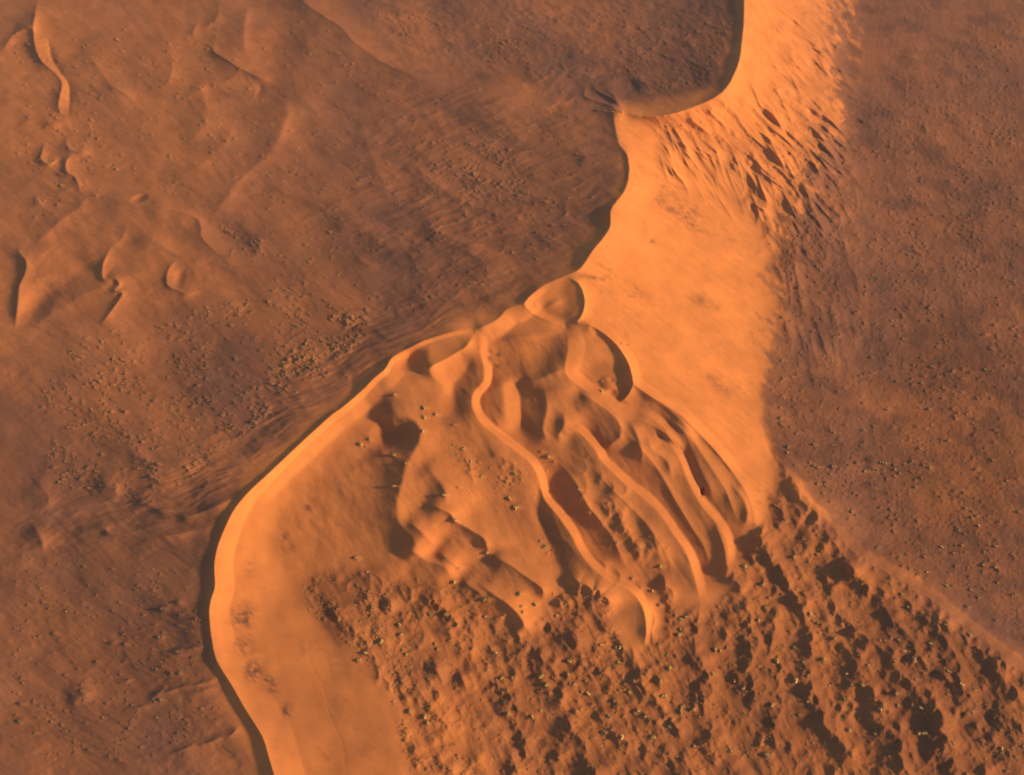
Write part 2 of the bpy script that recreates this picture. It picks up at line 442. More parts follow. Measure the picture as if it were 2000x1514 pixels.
stamp([(895, 1310), (905, 1330), (912, 1350)], 5, 12, 20, 1.4, .25)
stamp([(1040, 930), (1052, 960), (1050, 1000), (1065, 1040), (1080, 1080), (1095, 1110), (1085, 1125)], -4, 18, 30, 5, .2)
stamp([(1100, 1140), (1130, 1140), (1156, 1155), (1185, 1172), (1188, 1195)], 6, 14, 22, 1.4, .2, scallop=8, seed=13)

KI = .85
KW = 1.15
# ------------------------------------------------------------------ left dune field
stamp([(540, -60), (590, 0), (630, 30), (665, 52), (690, 80), (706, 92), (730, 108), (751, 122), (790, 140), (840, 155), (900, 168)], 6, 26, 40, .6, .2, hgt=[1, 1, 1, 1, .7, .4, .2])
stamp([(560, -30), (590, 0), (630, 30), (665, 52), (690, 80), (720, 104), (760, 128), (820, 152), (880, 166)], 3.5, 30, 40, .3, .2, facet=[36, 36, 30, 26, 30, 20])
stamp([(720, 95), (780, 130), (840, 152), (900, 168), (980, 180), (1050, 178)], 5, 90, 30, 5, .25)
stamp([(540, 170), (560, 220), (530, 290), (470, 350), (430, 400), (410, 440)], 7, 70, 26, 5, .2)
stamp([(700, 230), (720, 290), (745, 350), (770, 400)], 4, 34, 30, 5, .25)
stamp([(330, 250), (420, 235), (500, 215)], 3, 26, 30, 5, .3)
stamp([(200, 380), (280, 402), (340, 410)], 4, 40, 24, 3, .3)
stamp([(20, 640), (120, 560), (180, 510), (250, 470), (330, 450)], -4, 30, 30, 5, .25)
stamp([(30, 655), (140, 590), (200, 560), (250, 540), (340, 512)], 4, 26, 30, 3, .25)
stamp([(540, 560), (640, 545), (760, 560), (860, 560), (960, 530), (1060, 480)], 3.5, 34, 40, 5, .25)
stamp([(620, 330), (660, 400), (720, 460), (800, 500), (900, 520)], 3, 30, 36, 5, .25)
stamp([(786, 294), (825, 336), (867, 371), (902, 392), (947, 408), (1000, 420), (1060, 415)], 3.2, 22, 12, 1.5, .25)
stamp([(811, 434), (846, 448), (895, 472), (937, 486), (990, 492)], 3, 14, 12, 1.5, .3)
stamp([(690, 498), (710, 512), (735, 520)], 2.5, 8, 10, 1, .3)
stamp([(425, 75), (416, 92), (422, 104), (441, 115), (469, 133), (504, 150), (535, 161)], 5.5, 10, 18, .3, .2)
stamp([(505, 160), (508, 175), (500, 190)], -4, 14, 12, 2, .3)
stamp([(490, 0), (478, 40), (476, 80), (480, 120)], 5, 40, 12, 4, .3)
pit(545, 100, 60, 70, -5, 20)
stamp([(75, 0), (68, 30), (65, 58), (70, 98), (84, 122), (108, 143), (121, 164), (115, 196), (114, 224)], 7, 10, 20, .3, .12)
stamp([(93, 70), (101, 112), (120, 145), (135, 170), (134, 230)], -5, 8, 10, 1.5, .2)
stamp([(131, 268), (130, 280), (136, 290), (150, 297), (175, 298)], 5, 8, 16, .3, .2)
stamp([(142, 300), (130, 315), (130, 335), (145, 345), (154, 362), (156, 372)], 5.5, 8, 16, .3, .15)
stamp([(88, 280), (82, 298), (80, 310), (94, 320), (115, 308)], 5, 7, 14, .3, .2)
stamp([(68, 385), (72, 396), (85, 400)], 3, 6, 9, .3, .3)
stamp([(82, 255), (95, 245), (130, 240)], 4, 9, 10, 1, .3)
stamp([(205, 160), (235, 178), (255, 190), (263, 202)], 3.5, 8, 12, 1, .3)
stamp([(390, 40), (378, 60), (380, 75)], 3, 8, 12, 1, .3)
stamp([(280, 402), (332, 409), (360, 416), (385, 427), (393, 445), (395, 464), (420, 490), (440, 500), (462, 504), (485, 500)], 5, 18, 18, .3, .18)
pit(458, 468, 60, 34, -5, 20)
pit(272, 388, 22, 10, -3, -20)
stamp([(44, 478), (38, 492), (50, 508), (50, 530), (38, 560), (34, 600), (30, 640)], 7, 10, 24, 1, .15)
pit(74, 590, 34, 70, -4, 35)
stamp([(220, 480), (208, 500), (200, 520), (202, 545), (225, 545), (232, 556), (224, 567), (238, 575), (215, 610), (196, 635)], 5, 8, 14, .3, .12)
stamp([(345, 505), (330, 525), (325, 545), (330, 560), (350, 568), (364, 573), (392, 570)], 4.5, 8, 16, .3, .2)
pit(350, 545, 16, 26, -2, 20)
for c, A_, w_ in (([(30, 60), (50, 52), (66, 58)], 4, 12), ([(30, 250), (60, 235), (110, 232), (131, 240), (140, 262)], 4, 14), ([(27, 380), (70, 350), (110, 372), (150, 368), (210, 385), (280, 402)], 3, 20),
                  ([(165, 372), (160, 400), (120, 430), (85, 460), (60, 480)], 4, 22), ([(300, 60), (330, 90), (335, 140), (310, 190)], 3.5, 34), ([(150, 90), (190, 130), (230, 190), (265, 230)], 3.5, 34),
                  ([(375, 150), (400, 200), (395, 250), (350, 290)], 3.5, 34), ([(560, 150), (600, 200), (640, 240), (690, 250)], 3, 34), ([(460, 240), (430, 290), (380, 330), (330, 350)], 3, 30),
                  ([(510, 340), (560, 380), (620, 400), (700, 470)], 3, 36), ([(250, 430), (235, 470), (190, 500), (150, 510)], 3.5, 24), ([(430, 10), (420, 40), (395, 55)], 3, 16), ([(480, 130), (440, 160), (400, 165), (360, 190)], 3, 22),
                  ([(110, 620), (150, 660), (230, 680), (330, 660)], 3, 40), ([(250, 480), (300, 470), (350, 500), (420, 510)], 3, 24)):
    stamp(c, A_, w_, w_ * .8, 1.5, .25)
stamp([(0, 110), (25, 70), (60, 50), (75, 30)], 5, 14, 14, 1, .3)

KI = 1.0
KW = 1.0
# dark hollows and streaks at the lower left
stamp([(145, 1035), (200, 1032), (215, 1042), (260, 1046), (300, 1048), (345, 1044), (395, 1034), (420, 1030)], 4.5, 12, 16, 1, .25)
stamp([(330, 1010), (380, 1005), (430, 985), (460, 972)], 4.5, 14, 12, 1, .3)
stamp([(60, 1020), (80, 1050), (85, 1078)], 6, 24, 20, 3, .3)
stamp([(185, 935), (215, 950), (235, 975)], 5, 20, 20, 3, .3)
stamp([(60, 930), (90, 960), (95, 1000)], 4, 22, 20, 3, .3)
stamp([(230, 840), (262, 880), (300, 905), (370, 905), (410, 880)], 5, 22, 20, 4, .3)
stamp([(250, 980), (290, 985), (330, 1010), (340, 1025)], 5, 18, 20, 3, .3)
stamp([(130, 1380), (160, 1360), (190, 1345)], 3, 18, 18, 3, .3)
for k, (a, b) in enumerate([((288, 1368), (322, 1342)), ((300, 1358), (370, 1335)), ((352, 1342), (428, 1325)), ((362, 1354), (420, 1342)), ((240, 1384), (300, 1374)),
                            ((335, 1470), (385, 1450)), ((375, 1460), (448, 1432)), ((440, 1442), (466, 1420)), ((310, 1278), (372, 1276)), ((330, 1268), (404, 1262)), ((220, 1330), (260, 1326))]):
    stamp([a, ((a[0] + b[0]) / 2, (a[1] + b[1]) / 2 + 3), b], 2.2, 8, 5, .6, .3)

# ------------------------------------------------------------------ hummocks: chains of scalloped crests with hollows on their lee side
rs = random.Random(21)
chains = [
    ([(1470, 1040), (1500, 1090), (1531, 1130), (1545, 1162), (1562, 1180), (1570, 1215), (1580, 1250), (1580, 1290)], 7, 16),
    ([(1555, 1045), (1572, 1075), (1580, 1095), (1604, 1120), (1615, 1155), (1622, 1185), (1646, 1218), (1681, 1239), (1700, 1255), (1727, 1277), (1750, 1312), (1779, 1337), (1814, 1358), (1835, 1396), (1860, 1430)], 7, 17),
    ([(1600, 1030), (1625, 1065), (1650, 1105), (1672, 1130), (1700, 1165), (1730, 1197), (1744, 1221), (1765, 1239), (1780, 1262), (1800, 1300), (1840, 1320), (1862, 1345)], 7, 17),
    ([(1640, 1095), (1690, 1140), (1735, 1160), (1760, 1175), (1795, 1200), (1830, 1235), (1850, 1265), (1868, 1310), (1880, 1350), (1920, 1400)], 6.5, 18),
    ([(1800, 1190), (1840, 1220), (1870, 1240), (1900, 1265), (1930, 1290), (1960, 1330), (2000, 1380)], 6.5, 20),
    ([(1422, 1105), (1432, 1135), (1448, 1165), (1462, 1218), (1455, 1250), (1464, 1280), (1458, 1310), (1468, 1345), (1455, 1380)], 6, 14),
    ([(1366, 1185), (1356, 1230), (1356, 1270), (1377, 1323), (1385, 1350), (1370, 1380), (1385, 1420), (1380, 1470)], 5, 13),
    ([(1505, 1180), (1510, 1230), (1500, 1265), (1520, 1300), (1512, 1345), (1520, 1380), (1505, 1420), (1515, 1470)], 6, 14),
    ([(1575, 1300), (1580, 1345), (1601, 1393), (1608, 1420), (1640, 1450), (1650, 1490)], 7, 15),
    ([(1690, 1390), (1712, 1420), (1734, 1425), (1750, 1445), (1757, 1478), (1770, 1520)], 7.5, 18),
    ([(1820, 1430), (1846, 1445), (1853, 1480), (1870, 1520)], 7, 18),
    ([(1640, 1260), (1665, 1290), (1680, 1330), (1712, 1370), (1735, 1395)], 6, 15),
    ([(1540, 955), (1560, 975), (1585, 1005), (1598, 1035)], 8, 16),
    ([(1120, 1290), (1150, 1300), (1185, 1330), (1200, 1370), (1225, 1400)], 5, 15),
    ([(1000, 1240), (1040, 1270), (1070, 1310), (1095, 1345), (1090, 1380)], 6, 14),
    ([(930, 1330), (975, 1345), (1000, 1385), (1005, 1420), (1030, 1460)], 6, 14),
    ([(1230, 1260), (1240, 1300), (1250, 1340), (1280, 1370), (1300, 1400), (1330, 1430)], 5.5, 14),
    ([(1100, 1400), (1115, 1430), (1140, 1460), (1140, 1500)], 6, 15),
    ([(780, 1350), (815, 1352), (830, 1370), (850, 1400), (880, 1440)], 5, 12),
    ([(1285, 1130), (1300, 1170), (1310, 1210), (1300, 1250), (1320, 1290)], 4, 12),
    ([(640, 1190), (670, 1215), (700, 1250), (730, 1290), (745, 1330), (790, 1360)], 4, 10),
    ([(860, 1240), (885, 1250), (900, 1275), (925, 1290)], 4, 12),
    ([(900, 900), (915, 920), (920, 945)], 3, 9),
    ([(960, 895), (990, 905), (1015, 925), (1010, 945)], 3, 9),
]
for k, (c, A, wl_) in enumerate(chains):
    stamp(c, A * .85, wl_, wl_ * 1.1, .8, .06, scallop=9, seed=40 + k, hgt=[rs.uniform(.45, 1.15) for _ in range(14)])


def in_poly(px, py, poly):
    c = False
    n = len(poly)
    for i in range(n):
        x1, y1 = poly[i]; x2, y2 = poly[i - 1]
        if (y1 > py) != (y2 > py) and px < (x2 - x1) * (py - y1) / (y2 - y1) + x1:
            c = not c
    return c


def poly_mask(poly, soft):
    """soft mask of a polygon on the grid"""
    m = np.zeros(X.shape, bool)
    n = len(poly)
    for i in range(n):
        x1, y1 = poly[i]; x2, y2 = poly[i - 1]
        if y1 == y2:
            continue
        m ^= ((y1 > Y) != (y2 > Y)) & (X < (x2 - x1) * (Y - y1) / (y2 - y1) + x1)
    return blur(m.astype(np.float32), soft / STEP)


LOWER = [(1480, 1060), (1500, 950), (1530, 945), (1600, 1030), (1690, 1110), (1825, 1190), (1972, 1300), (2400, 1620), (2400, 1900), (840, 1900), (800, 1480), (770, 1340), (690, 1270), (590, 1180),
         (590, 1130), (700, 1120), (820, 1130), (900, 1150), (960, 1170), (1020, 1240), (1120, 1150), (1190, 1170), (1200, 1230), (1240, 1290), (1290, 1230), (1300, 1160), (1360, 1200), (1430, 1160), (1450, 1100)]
UPPER = [(1480, 60), (1540, 0), (1620, 0), (1650, 80), (1640, 200), (1680, 300), (1640, 420), (1600, 560), (1520, 520), (1475, 440), (1430, 350), (1340, 290), (1230, 240), (1320, 232), (1420, 190)]
INNER = [(1040, 900), (1160, 890), (1260, 990), (1340, 1110), (1420, 1110), (1440, 1060), (1480, 1060), (1460, 1160), (1200, 1160), (1120, 1060)]
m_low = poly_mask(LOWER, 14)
m_up = poly_mask(UPPER, 14)
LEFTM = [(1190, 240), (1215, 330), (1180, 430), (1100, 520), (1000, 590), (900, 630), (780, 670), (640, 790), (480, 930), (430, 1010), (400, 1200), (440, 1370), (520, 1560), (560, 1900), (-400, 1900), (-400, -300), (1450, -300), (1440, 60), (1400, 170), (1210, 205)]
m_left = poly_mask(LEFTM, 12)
PLAIN = [(1640, -300), (1640, 100), (1650, 230), (1600, 330), (1560, 420), (1500, 500), (1512, 585), (1508, 655), (1500, 704), (1490, 746), (1488, 795), (1495, 840), (1512, 878), (1550, 925), (1610, 1000), (1690, 1072), (1830, 1162), (1972, 1268), (2400, 1590), (2400, -300)]
m_plain = poly_mask(PLAIN, 12)
m_plain_w = poly_mask(PLAIN, 50)


def crescents(n, area, rng_, size, A, seed, wratio=1.1, ang=0):
    """single hollows with a sharp crescent rim on their right"""
    r_ = random.Random(seed)
    x0 = min(p[0] for p in area); x1 = max(p[0] for p in area); y0 = min(p[1] for p in area); y1 = max(p[1] for p in area)
    got = 0
    for _ in range(n * 12):
        if got >= n:
            break
        px, py = r_.uniform(x0, x1), r_.uniform(max(y0, -100), min(y1, 1620))
        if px < -100 or px > 2100 or not in_poly(px, py, area):
            continue
        if rng_ and r_.random() > rng_(px, py):
            continue
        got += 1
        s = size * r_.uniform(.45, 1.3) ** 1.3 * (.55 + .45 * py / 1500)
        wv = s * r_.uniform(.8, 1.5); wl_ = s * r_.uniform(.6, 1.0); wr_ = wl_ * wratio * r_.uniform(.8, 2.0)
        th = R(ang + r_.uniform(-35, 25))
        k = int(3.2 * max(wr_, wv, wl_) / STEP) + 1
        cx = int((px - GX0) / STEP); cy = int((py - GY0) / STEP)
        a, b, c, d = cx - k, cx + k + 1, cy - k, cy + k + 1
        if a < 0 or c < 0 or b > NX or d > NY:
            continue
        xx = X[c:d, a:b] - px; yy = Y[c:d, a:b] - py
        u = xx * math.cos(th) + yy * math.sin(th); v = -xx * math.sin(th) + yy * math.cos(th)
        u = u + .45 * v * v / s
        e = np.exp(-np.where(u < 0, -u / wl_, u / wr_)) * np.exp(-(v / wv) ** 2)
        Hh[c:d, a:b] += (A * s / size * r_.uniform(.5, 1.15) * e).astype(np.float32)


crescents(260, LOWER, None, 15, 3.4, 5, 1.4, -15)
crescents(620, LOWER, None, 9, 2.1, 6, 1.5, -30)
crescents(900, LOWER, None, 5, 1.15, 16, 1.4, -30)
crescents(60, UPPER, None, 14, 3.0, 8, 1.3, -35)
crescents(160, UPPER, None, 8, 1.6, 9, 1.2, -35)
crescents(40, INNER, None, 13, 2.4, 12, 1.2, -20)

# long flutes running down the upper right flank
for k in range(330):
    f = rs.random()
    if rs.random() < .6:
        x = 1470 + 150 * f + rs.uniform(-20, 20); y = -20 + rs.uniform(0, 300) + 60 * f
        dx, dy = rs.uniform(26, 80), rs.uniform(26, 74)
    else:
        x = 1270 + 330 * f; y = 236 + rs.uniform(0, 90) + max(0, (x - 1300)) * .5 * rs.random()
        dx, dy = rs.uniform(20, 56), rs.uniform(26, 80)
    stamp([(x, y), (x + dx * .5 + rs.uniform(-3, 3), y + dy * .45), (x + dx, y + dy)], rs.uniform(.6, 2.0) if rs.random() < .85 else 3, rs.uniform(2.5, 6), rs.uniform(3, 8), .2, .3)
for c in ([(1405, 195), (1430, 215), (1455, 250), (1480, 275), (1520, 300), (1550, 320)], [(1430, 185), (1465, 205), (1500, 240), (1530, 270)],
          [(1300, 268), (1340, 285), (1380, 308), (1400, 322)], [(1340, 225), (1370, 250), (1400, 270)], [(1480, 300), (1520, 330), (1545, 345)],
          [(1375, 208), (1410, 240), (1440, 258)], [(1560, 90), (1590, 115), (1620, 150)], [(1550, 160), (1585, 180), (1615, 215)]):
    stamp(c, 3.2, 8, 12, .9, .25)
for k in range(170):
    x = 1440 + rs.random() * 230; y = 270 + rs.random() * 400
    if x < 1440 + (y - 270) * .25:
        continue
    dx, dy = rs.uniform(8, 34), rs.uniform(30, 90)
    stamp([(x, y), (x + dx * .5 + rs.uniform(-3, 3), y + dy * .45), (x + dx, y + dy)], rs.uniform(.3, 1.1), rs.uniform(3, 7), rs.uniform(4, 10), .3, .3)
# the eroded fan at the saddle
for c in ([(1140, 172), (1145, 190), (1175, 200), (1215, 216)], [(1158, 172), (1175, 182), (1195, 192), (1215, 210)], [(1185, 178), (1198, 186), (1212, 205)], [(1160, 215), (1190, 214), (1214, 218)]):
    stamp(c[::1], 3.4, 7, 6, .7, .2)
pit(1225, 170, 46, 22, -5, 10)
stamp([(1150, 150), (1200, 145), (1250, 155)], -3, 12, 12, 3, .3)

# ------------------------------------------------------------------ fine relief
scale = np.clip(.62 + .38 * (Y / 1500), .5, 1.2)                     # features shrink with distance in pixels, so metres stay even
warp = 26 * fbm(150, 90, 3)
n_soft = fbm(46, 1, 4, 24, 2.0, x=X + warp, y=Y + warp)
n_str = fbm(9, 2, 4, -24, 6.0, x=X + warp * .6, y=Y + warp)
n_str2 = fbm(7, 3, 3, 46, 5.0, x=X + warp * .4, y=Y)
n_fine = fbm(7, 4, 3)
n_big = fbm(190, 5, 3, 20, 1.6)
near_l = poly_mask([(1190, 240), (1215, 330), (1180, 430), (1100, 520), (1000, 590), (900, 630), (780, 670), (640, 790), (480, 930), (430, 1010), (350, 1060), (60, 1060), (100, 960), (300, 950), (440, 850), (560, 700), (700, 620), (800, 560), (620, 400), (760, 160), (1150, 130)], 30)
up_basin = poly_mask([(700, 40), (780, 120), (900, 155), (1100, 165), (1200, 195), (1300, 210), (1400, 170), (1430, 60), (1430, -300), (600, -300)], 14)
hum = (.5 + .5 * fbm(120, 6, 3))
Hh += m_left * (n_soft * 2.3 + n_big * 3.5)
fanm = poly_mask([(930, 615), (800, 660), (690, 740), (600, 810), (500, 905), (420, 965), (330, 1010), (250, 1020), (260, 960), (360, 930), (440, 850), (560, 740), (720, 630)], 16)
Hh += fanm * n_str * .8
Hh += near_l * n_str * .7
Hh += m_left * (1 - near_l) * n_str * .22
Hh += m_left * n_fine * .2 * hum
rid = 1 - np.abs(fbm(26, 14, 3, -14, 2.4, x=X + warp, y=Y))
Hh += near_l * rid * rid * 1.1
Hh += m_low * (fbm(26, 20, 3, 62, 3.4, x=X + warp * .5, y=Y) * 2.2 + fbm(10, 22, 3, 50, 1.3) * .3)
Hh += m_up * (fbm(17, 24, 4, 46, 3.0) * 1.7 + n_str2 * .6)
Hh += m_plain * (1 - m_low) * (fbm(16, 26, 4, 60, 1.4) * .4 + fbm(5, 27, 2) * .3 + fbm(70, 28, 3, 70, 2) * 1.2)
Hh += up_basin * fbm(8, 29, 3, 15, 1.8) * .8
inner_m = poly_mask([(930, 650), (1105, 640), (1230, 740), (1440, 930), (1480, 1060), (1430, 1150), (1200, 1160), (1000, 1040), (900, 860), (850, 760)], 12)
Hh += inner_m * (fbm(30, 33, 3, 58, 2.2, x=X + warp * .4, y=Y) * .8 + fbm(7, 34, 2, 55, 3) * .16)
lap = poly_mask([(760, 740), (900, 800), (1050, 1000), (1160, 1130), (1000, 1180), (850, 1150), (600, 1130), (520, 1060), (560, 980), (680, 850)], 16)
Hh += lap * (fbm(50, 36, 3, 45, 2.0) * 1.6 + fbm(12, 37, 3, 45, 1.6) * .4)
Hh += m_low * rid * 0
smooth_face = poly_mask([(1210, 240), (1440, 380), (1500, 600), (1480, 830), (1530, 930), (1480, 1040), (1350, 830), (1240, 740), (1140, 560), (1230, 330)], 12)
Hh += smooth_face * (fbm(60, 38, 3, 40, 2.0) * 1.1 + fbm(7, 39, 3, 38, 9) * .38 + fbm(12, 35, 3, 40, 2) * .16)
for c in ([(598, 1225), (605, 1290), (630, 1340), (645, 1400), (668, 1450), (675, 1500), (672, 1560)], [(640, 1290), (650, 1330)], [(1485, 800), (1498, 880), (1512, 940), (1490, 985)], [(1560, 905), (1600, 960), (1640, 1010)]):
    stamp(c, -.22, 1.6, 1.6, .3, .1)
strip = poly_mask([(430, 1010), (520, 930), (640, 820), (620, 980), (600, 1130), (680, 1260), (780, 1400), (800, 1560), (560, 1560), (440, 1300), (415, 1180)], 12)
Hh += strip * (fbm(80, 41, 3, 70, 1.6) * 1.6 + fbm(7, 42, 3, 8, 7) * .22)

# ------------------------------------------------------------------ bushes: places first, so that each can sit on its own little mound
bushes = []          # (px, py, size in metres, area)
hand = [(770, 772), (828, 797), (829, 815), (851, 810), (722, 858), (704, 868), (715, 872), (826, 842), (769, 889), (793, 905), (770, 950), (885, 830), (905, 877), (919, 901),
        (941, 931), (868, 967), (894, 952), (989, 940), (1005, 925), (995, 974), (1007, 992), (1057, 882), (1071, 893), (1082, 902), (1130, 956), (1187, 983), (1174, 745), (1177, 765), (1214, 672), (1228, 674),
        (888, 1017), (953, 1080), (1056, 1057), (1064, 1068), (1010, 990), (697, 1090), (718, 1117), (887, 1137), (895, 1110), (947, 1172), (1015, 1160), (1020, 1185), (1022, 1196),
        (1106, 1180), (1087, 1203), (1081, 1160), (1204, 1060), (1290, 1107), (1268, 1048), (1234, 1130), (1275, 1155), (1288, 1182), (1330, 1210), (1330, 1230), (1325, 1240), (1211, 1265), (1175, 1260), (1308, 1308),
        (1455, 1107), (1471, 1038), (1533, 1015), (1552, 1088), (1577, 1118), (1491, 1141), (1494, 1187), (1481, 1211), (1494, 1236), (1508, 1256), (1504, 1168), (1583, 1200), (1597, 1217), (1630, 1248),
        (1340, 1205), (1328, 1240), (1397, 1270), (1421, 1265), (1407, 1272), (1392, 1317), (1435, 1330), (1308, 1305), (1518, 1291), (1551, 1265), (1568, 1293), (1608, 1288), (1620, 1339), (1654, 1316), (1663, 1338), (1684, 1338),
        (1649, 1365), (1509, 1377), (1579, 1371), (1561, 1397), (1578, 1320), (1696, 1300), (1719, 1251), (1755, 1250), (1765, 1272), (1786, 1290), (1740, 1230), (1748, 1292), (1753, 1356), (1754, 1378), (1789, 1327),
        (1761, 1160), (1773, 1187), (1846, 1221), (1817, 1257), (1854, 1312), (1851, 1356), (1899, 1390), (1943, 1402), (1800, 1383), (1720, 1385), (1678, 1405), (1709, 1434), (1659, 1427), (1795, 1432), (1806, 1432),
        (1843, 1468), (1862, 1452), (1957, 1462), (1880, 1337), (1905, 1349), (1889, 1185), (1893, 1240), (1555, 1330), (1497, 1475), (1428, 1467), (1356, 1385), (1330, 1390), (1356, 1457), (1452, 1345),
        (1046, 1180), (1098, 1165), (948, 1205), (745, 1254), (783, 1240), (780, 1220), (794, 1278), (850, 1258), (855, 1268), (923, 1267), (967, 1275), (952, 1310), (1000, 1324), (1057, 1321), (1068, 1338), (1112, 1292), (1110, 1318),
        (1203, 1266), (1122, 1336), (1150, 1355), (1230, 1352), (1238, 1330), (1247, 1388), (1210, 1295), (1290, 1330), (1295, 1360), (1333, 1380), (840, 1200), (858, 1190), (870, 1200), (893, 1222), (830, 1400), (800, 1390), (835, 1412),
        (980, 1325), (992, 1394), (1056, 1388), (1040, 1400), (1125, 1390), (1190, 1400), (1200, 1370), (1180, 1430), (1215, 1440), (1260, 1400), (1275, 1440), (1310, 1420), (700, 1290), (715, 1275),
        (383, 1193), (348, 1176), (316, 1190), (382, 1208), (219, 1256), (245, 1258), (345, 1272), (375, 1285), (332, 1315), (350, 1315), (187, 1293), (105, 1237), (40, 1375), (38, 1410), (313, 1368), (310, 1245), (318, 1235)]
rb = random.Random(5)
for (px, py) in hand:
    bushes.append([px, py, rb.uniform(1.5, 2.9), 0])
areas = [  # polygon, how many, size range in metres
    (LOWER, 4200, (.45, 1.45)),
    ([(585, 1120), (640, 1120), (760, 1180), (830, 1280), (860, 1486), (790, 1486), (760, 1340), (690, 1270), (600, 1190)], 420, (.6, 1.4)),
    ([(1530, 560), (1990, 560), (1990, 1250), (1700, 1070), (1520, 880), (1500, 760)], 1200, (.8, 2.0)),
    ([(1500, 300), (1990, 0), (1990, 560), (1520, 560)], 1500, (.8, 1.8)),
    (UPPER, 330, (.7, 1.6)),
    ([(1280, 40), (1430, 40), (1400, 160), (1250, 180), (900, 110), (760, 60), (720, 20), (1430, 20)], 620, (.8, 1.8)),
    ([(840, 270), (1000, 290), (1040, 380), (960, 400), (880, 370), (830, 320)], 330, (.8, 1.8)),
    ([(480, 40), (620, 40), (760, 160), (1100, 180), (1180, 300), (1160, 440), (900, 600), (600, 640), (450, 480), (540, 200)], 1150, (.7, 1.7)),
    ([(27, 60), (420, 40), (520, 200), (450, 380), (200, 380), (60, 440), (27, 300)], 520, (.8, 2.0)),
    ([(430, 440), (520, 440), (520, 500), (440, 500)], 60, (1., 1.9)),
    ([(150, 660), (560, 560), (720, 620), (560, 760), (440, 890), (300, 980), (120, 960), (60, 800)], 1350, (.8, 1.9)),
    ([(560, 690), (720, 600), (720, 660), (560, 800), (470, 850)], 240, (1.1, 2.3)),
    ([(27, 1080), (390, 1120), (400, 1320), (440, 1400), (300, 1486), (27, 1486)], 560, (.6, 1.5)),
    ([(860, 880), (1040, 920), (1050, 1060), (960, 1000), (900, 960), (880, 900)], 60, (.6, 1.3)),
    ([(880, 860), (970, 920), (1010, 940), (1000, 960), (900, 900)], 50, (.6, 1.3)),
    ([(520, 1055), (545, 1080), (580, 1130), (575, 1135), (535, 1085)], 40, (.3, .6)),
    ([(1060, 1040), (1080, 1040), (1080, 1110), (1060, 1100)], 24, (.6, 1.1)),
    ([(1400, 700), (1450, 720), (1440, 745), (1390, 715)], 30, (.3, .6)),
]
cl = fbm(34, 71, 3)
for k, (poly, n, (s0, s1)) in enumerate(areas):
    x0 = min(p[0] for p in poly); x1 = max(p[0] for p in poly); y0 = min(p[1] for p in poly); y1 = max(p[1] for p in poly)
    got = 0
    for _ in range(n * 14):
        if got >= n:
            break
        px, py = rb.uniform(max(x0, -60), min(2060, x1)), rb.uniform(max(-40, y0), min(1560, y1))
        if not in_poly(px, py, poly):
            continue
        if rb.random() > .5 + 1.1 * float(cl[int((py - GY0) / STEP), int((px - GX0) / STEP)]):
            continue
        got += 1
        bushes.append([px, py, s0 + (s1 - s0) * rb.random() ** 2.4, k + 1])


def px_per_m(py):
    dy = -(py - 757) / F_PX
    depth = CAM_H / (math.sin(PITCH) - dy * math.cos(PITCH))
    return F_PX / depth


# sand heaped at each bush, with a tail on the sunny side
for b in bushes:
    px, py, s, k = b
    r0 = s * px_per_m(py)
    kk = int(4.0 * r0 / STEP) + 2
    cx = int((px - GX0) / STEP); cy = int((py - GY0) / STEP)
    a, e, c, d = cx - kk, cx + kk + 1, cy - kk, cy + kk + 1
    if a < 0 or c < 0 or e > NX or d > NY:
        continue
    xx = (X[c:d, a:e] - px) / r0; yy = (Y[c:d, a:e] - py) / r0 * 1.2
    q = np.where(xx < 0, (xx / 1.2) ** 2, (xx / 2.2) ** 2) + (yy / 1.3) ** 2
    Hh[c:d, a:e] += (.5 * s * np.exp(-q)).astype(np.float32)

# ------------------------------------------------------------------ from the relief to the ground in metres
dxn = (X - W0 / 2) / F_PX
dyn = -(Y - H0 / 2) / F_PX
dz = -math.sin(PITCH) + dyn * math.cos(PITCH)
dyw = math.cos(PITCH) + dyn * math.sin(PITCH)
tt = (Hh - CAM_H) / dz
PX, PY, PZ = dxn * tt, dyw * tt, Hh


def ground(px, py):
    fx = (px - GX0) / STEP; fy = (py - GY0) / STEP
    i, j = int(fx), int(fy)
    fx -= i; fy -= j
    o = []
    for A in (PX, PY, PZ):
        o.append(float(A[j, i] * (1 - fx) * (1 - fy) + A[j, i + 1] * fx * (1 - fy) + A[j + 1, i] * (1 - fx) * fy + A[j + 1, i + 1] * fx * fy))
    return o


# ------------------------------------------------------------------ what the sand itself is like: red gravelly plain, grass litter, loose crest sand, plus some dimming painted in
dark = np.zeros(X.shape, np.float32)


def patch(cx, cy, rx, ry, a, ang=0):
    global dark
    ca, sa = math.cos(R(ang)), math.sin(R(ang))
    q = (((X - cx) * ca + (Y - cy) * sa) / rx) ** 2 + ((-(X - cx) * sa + (Y - cy) * ca) / ry) ** 2
    dark = np.maximum(dark, a * np.exp(-q * 1.2))


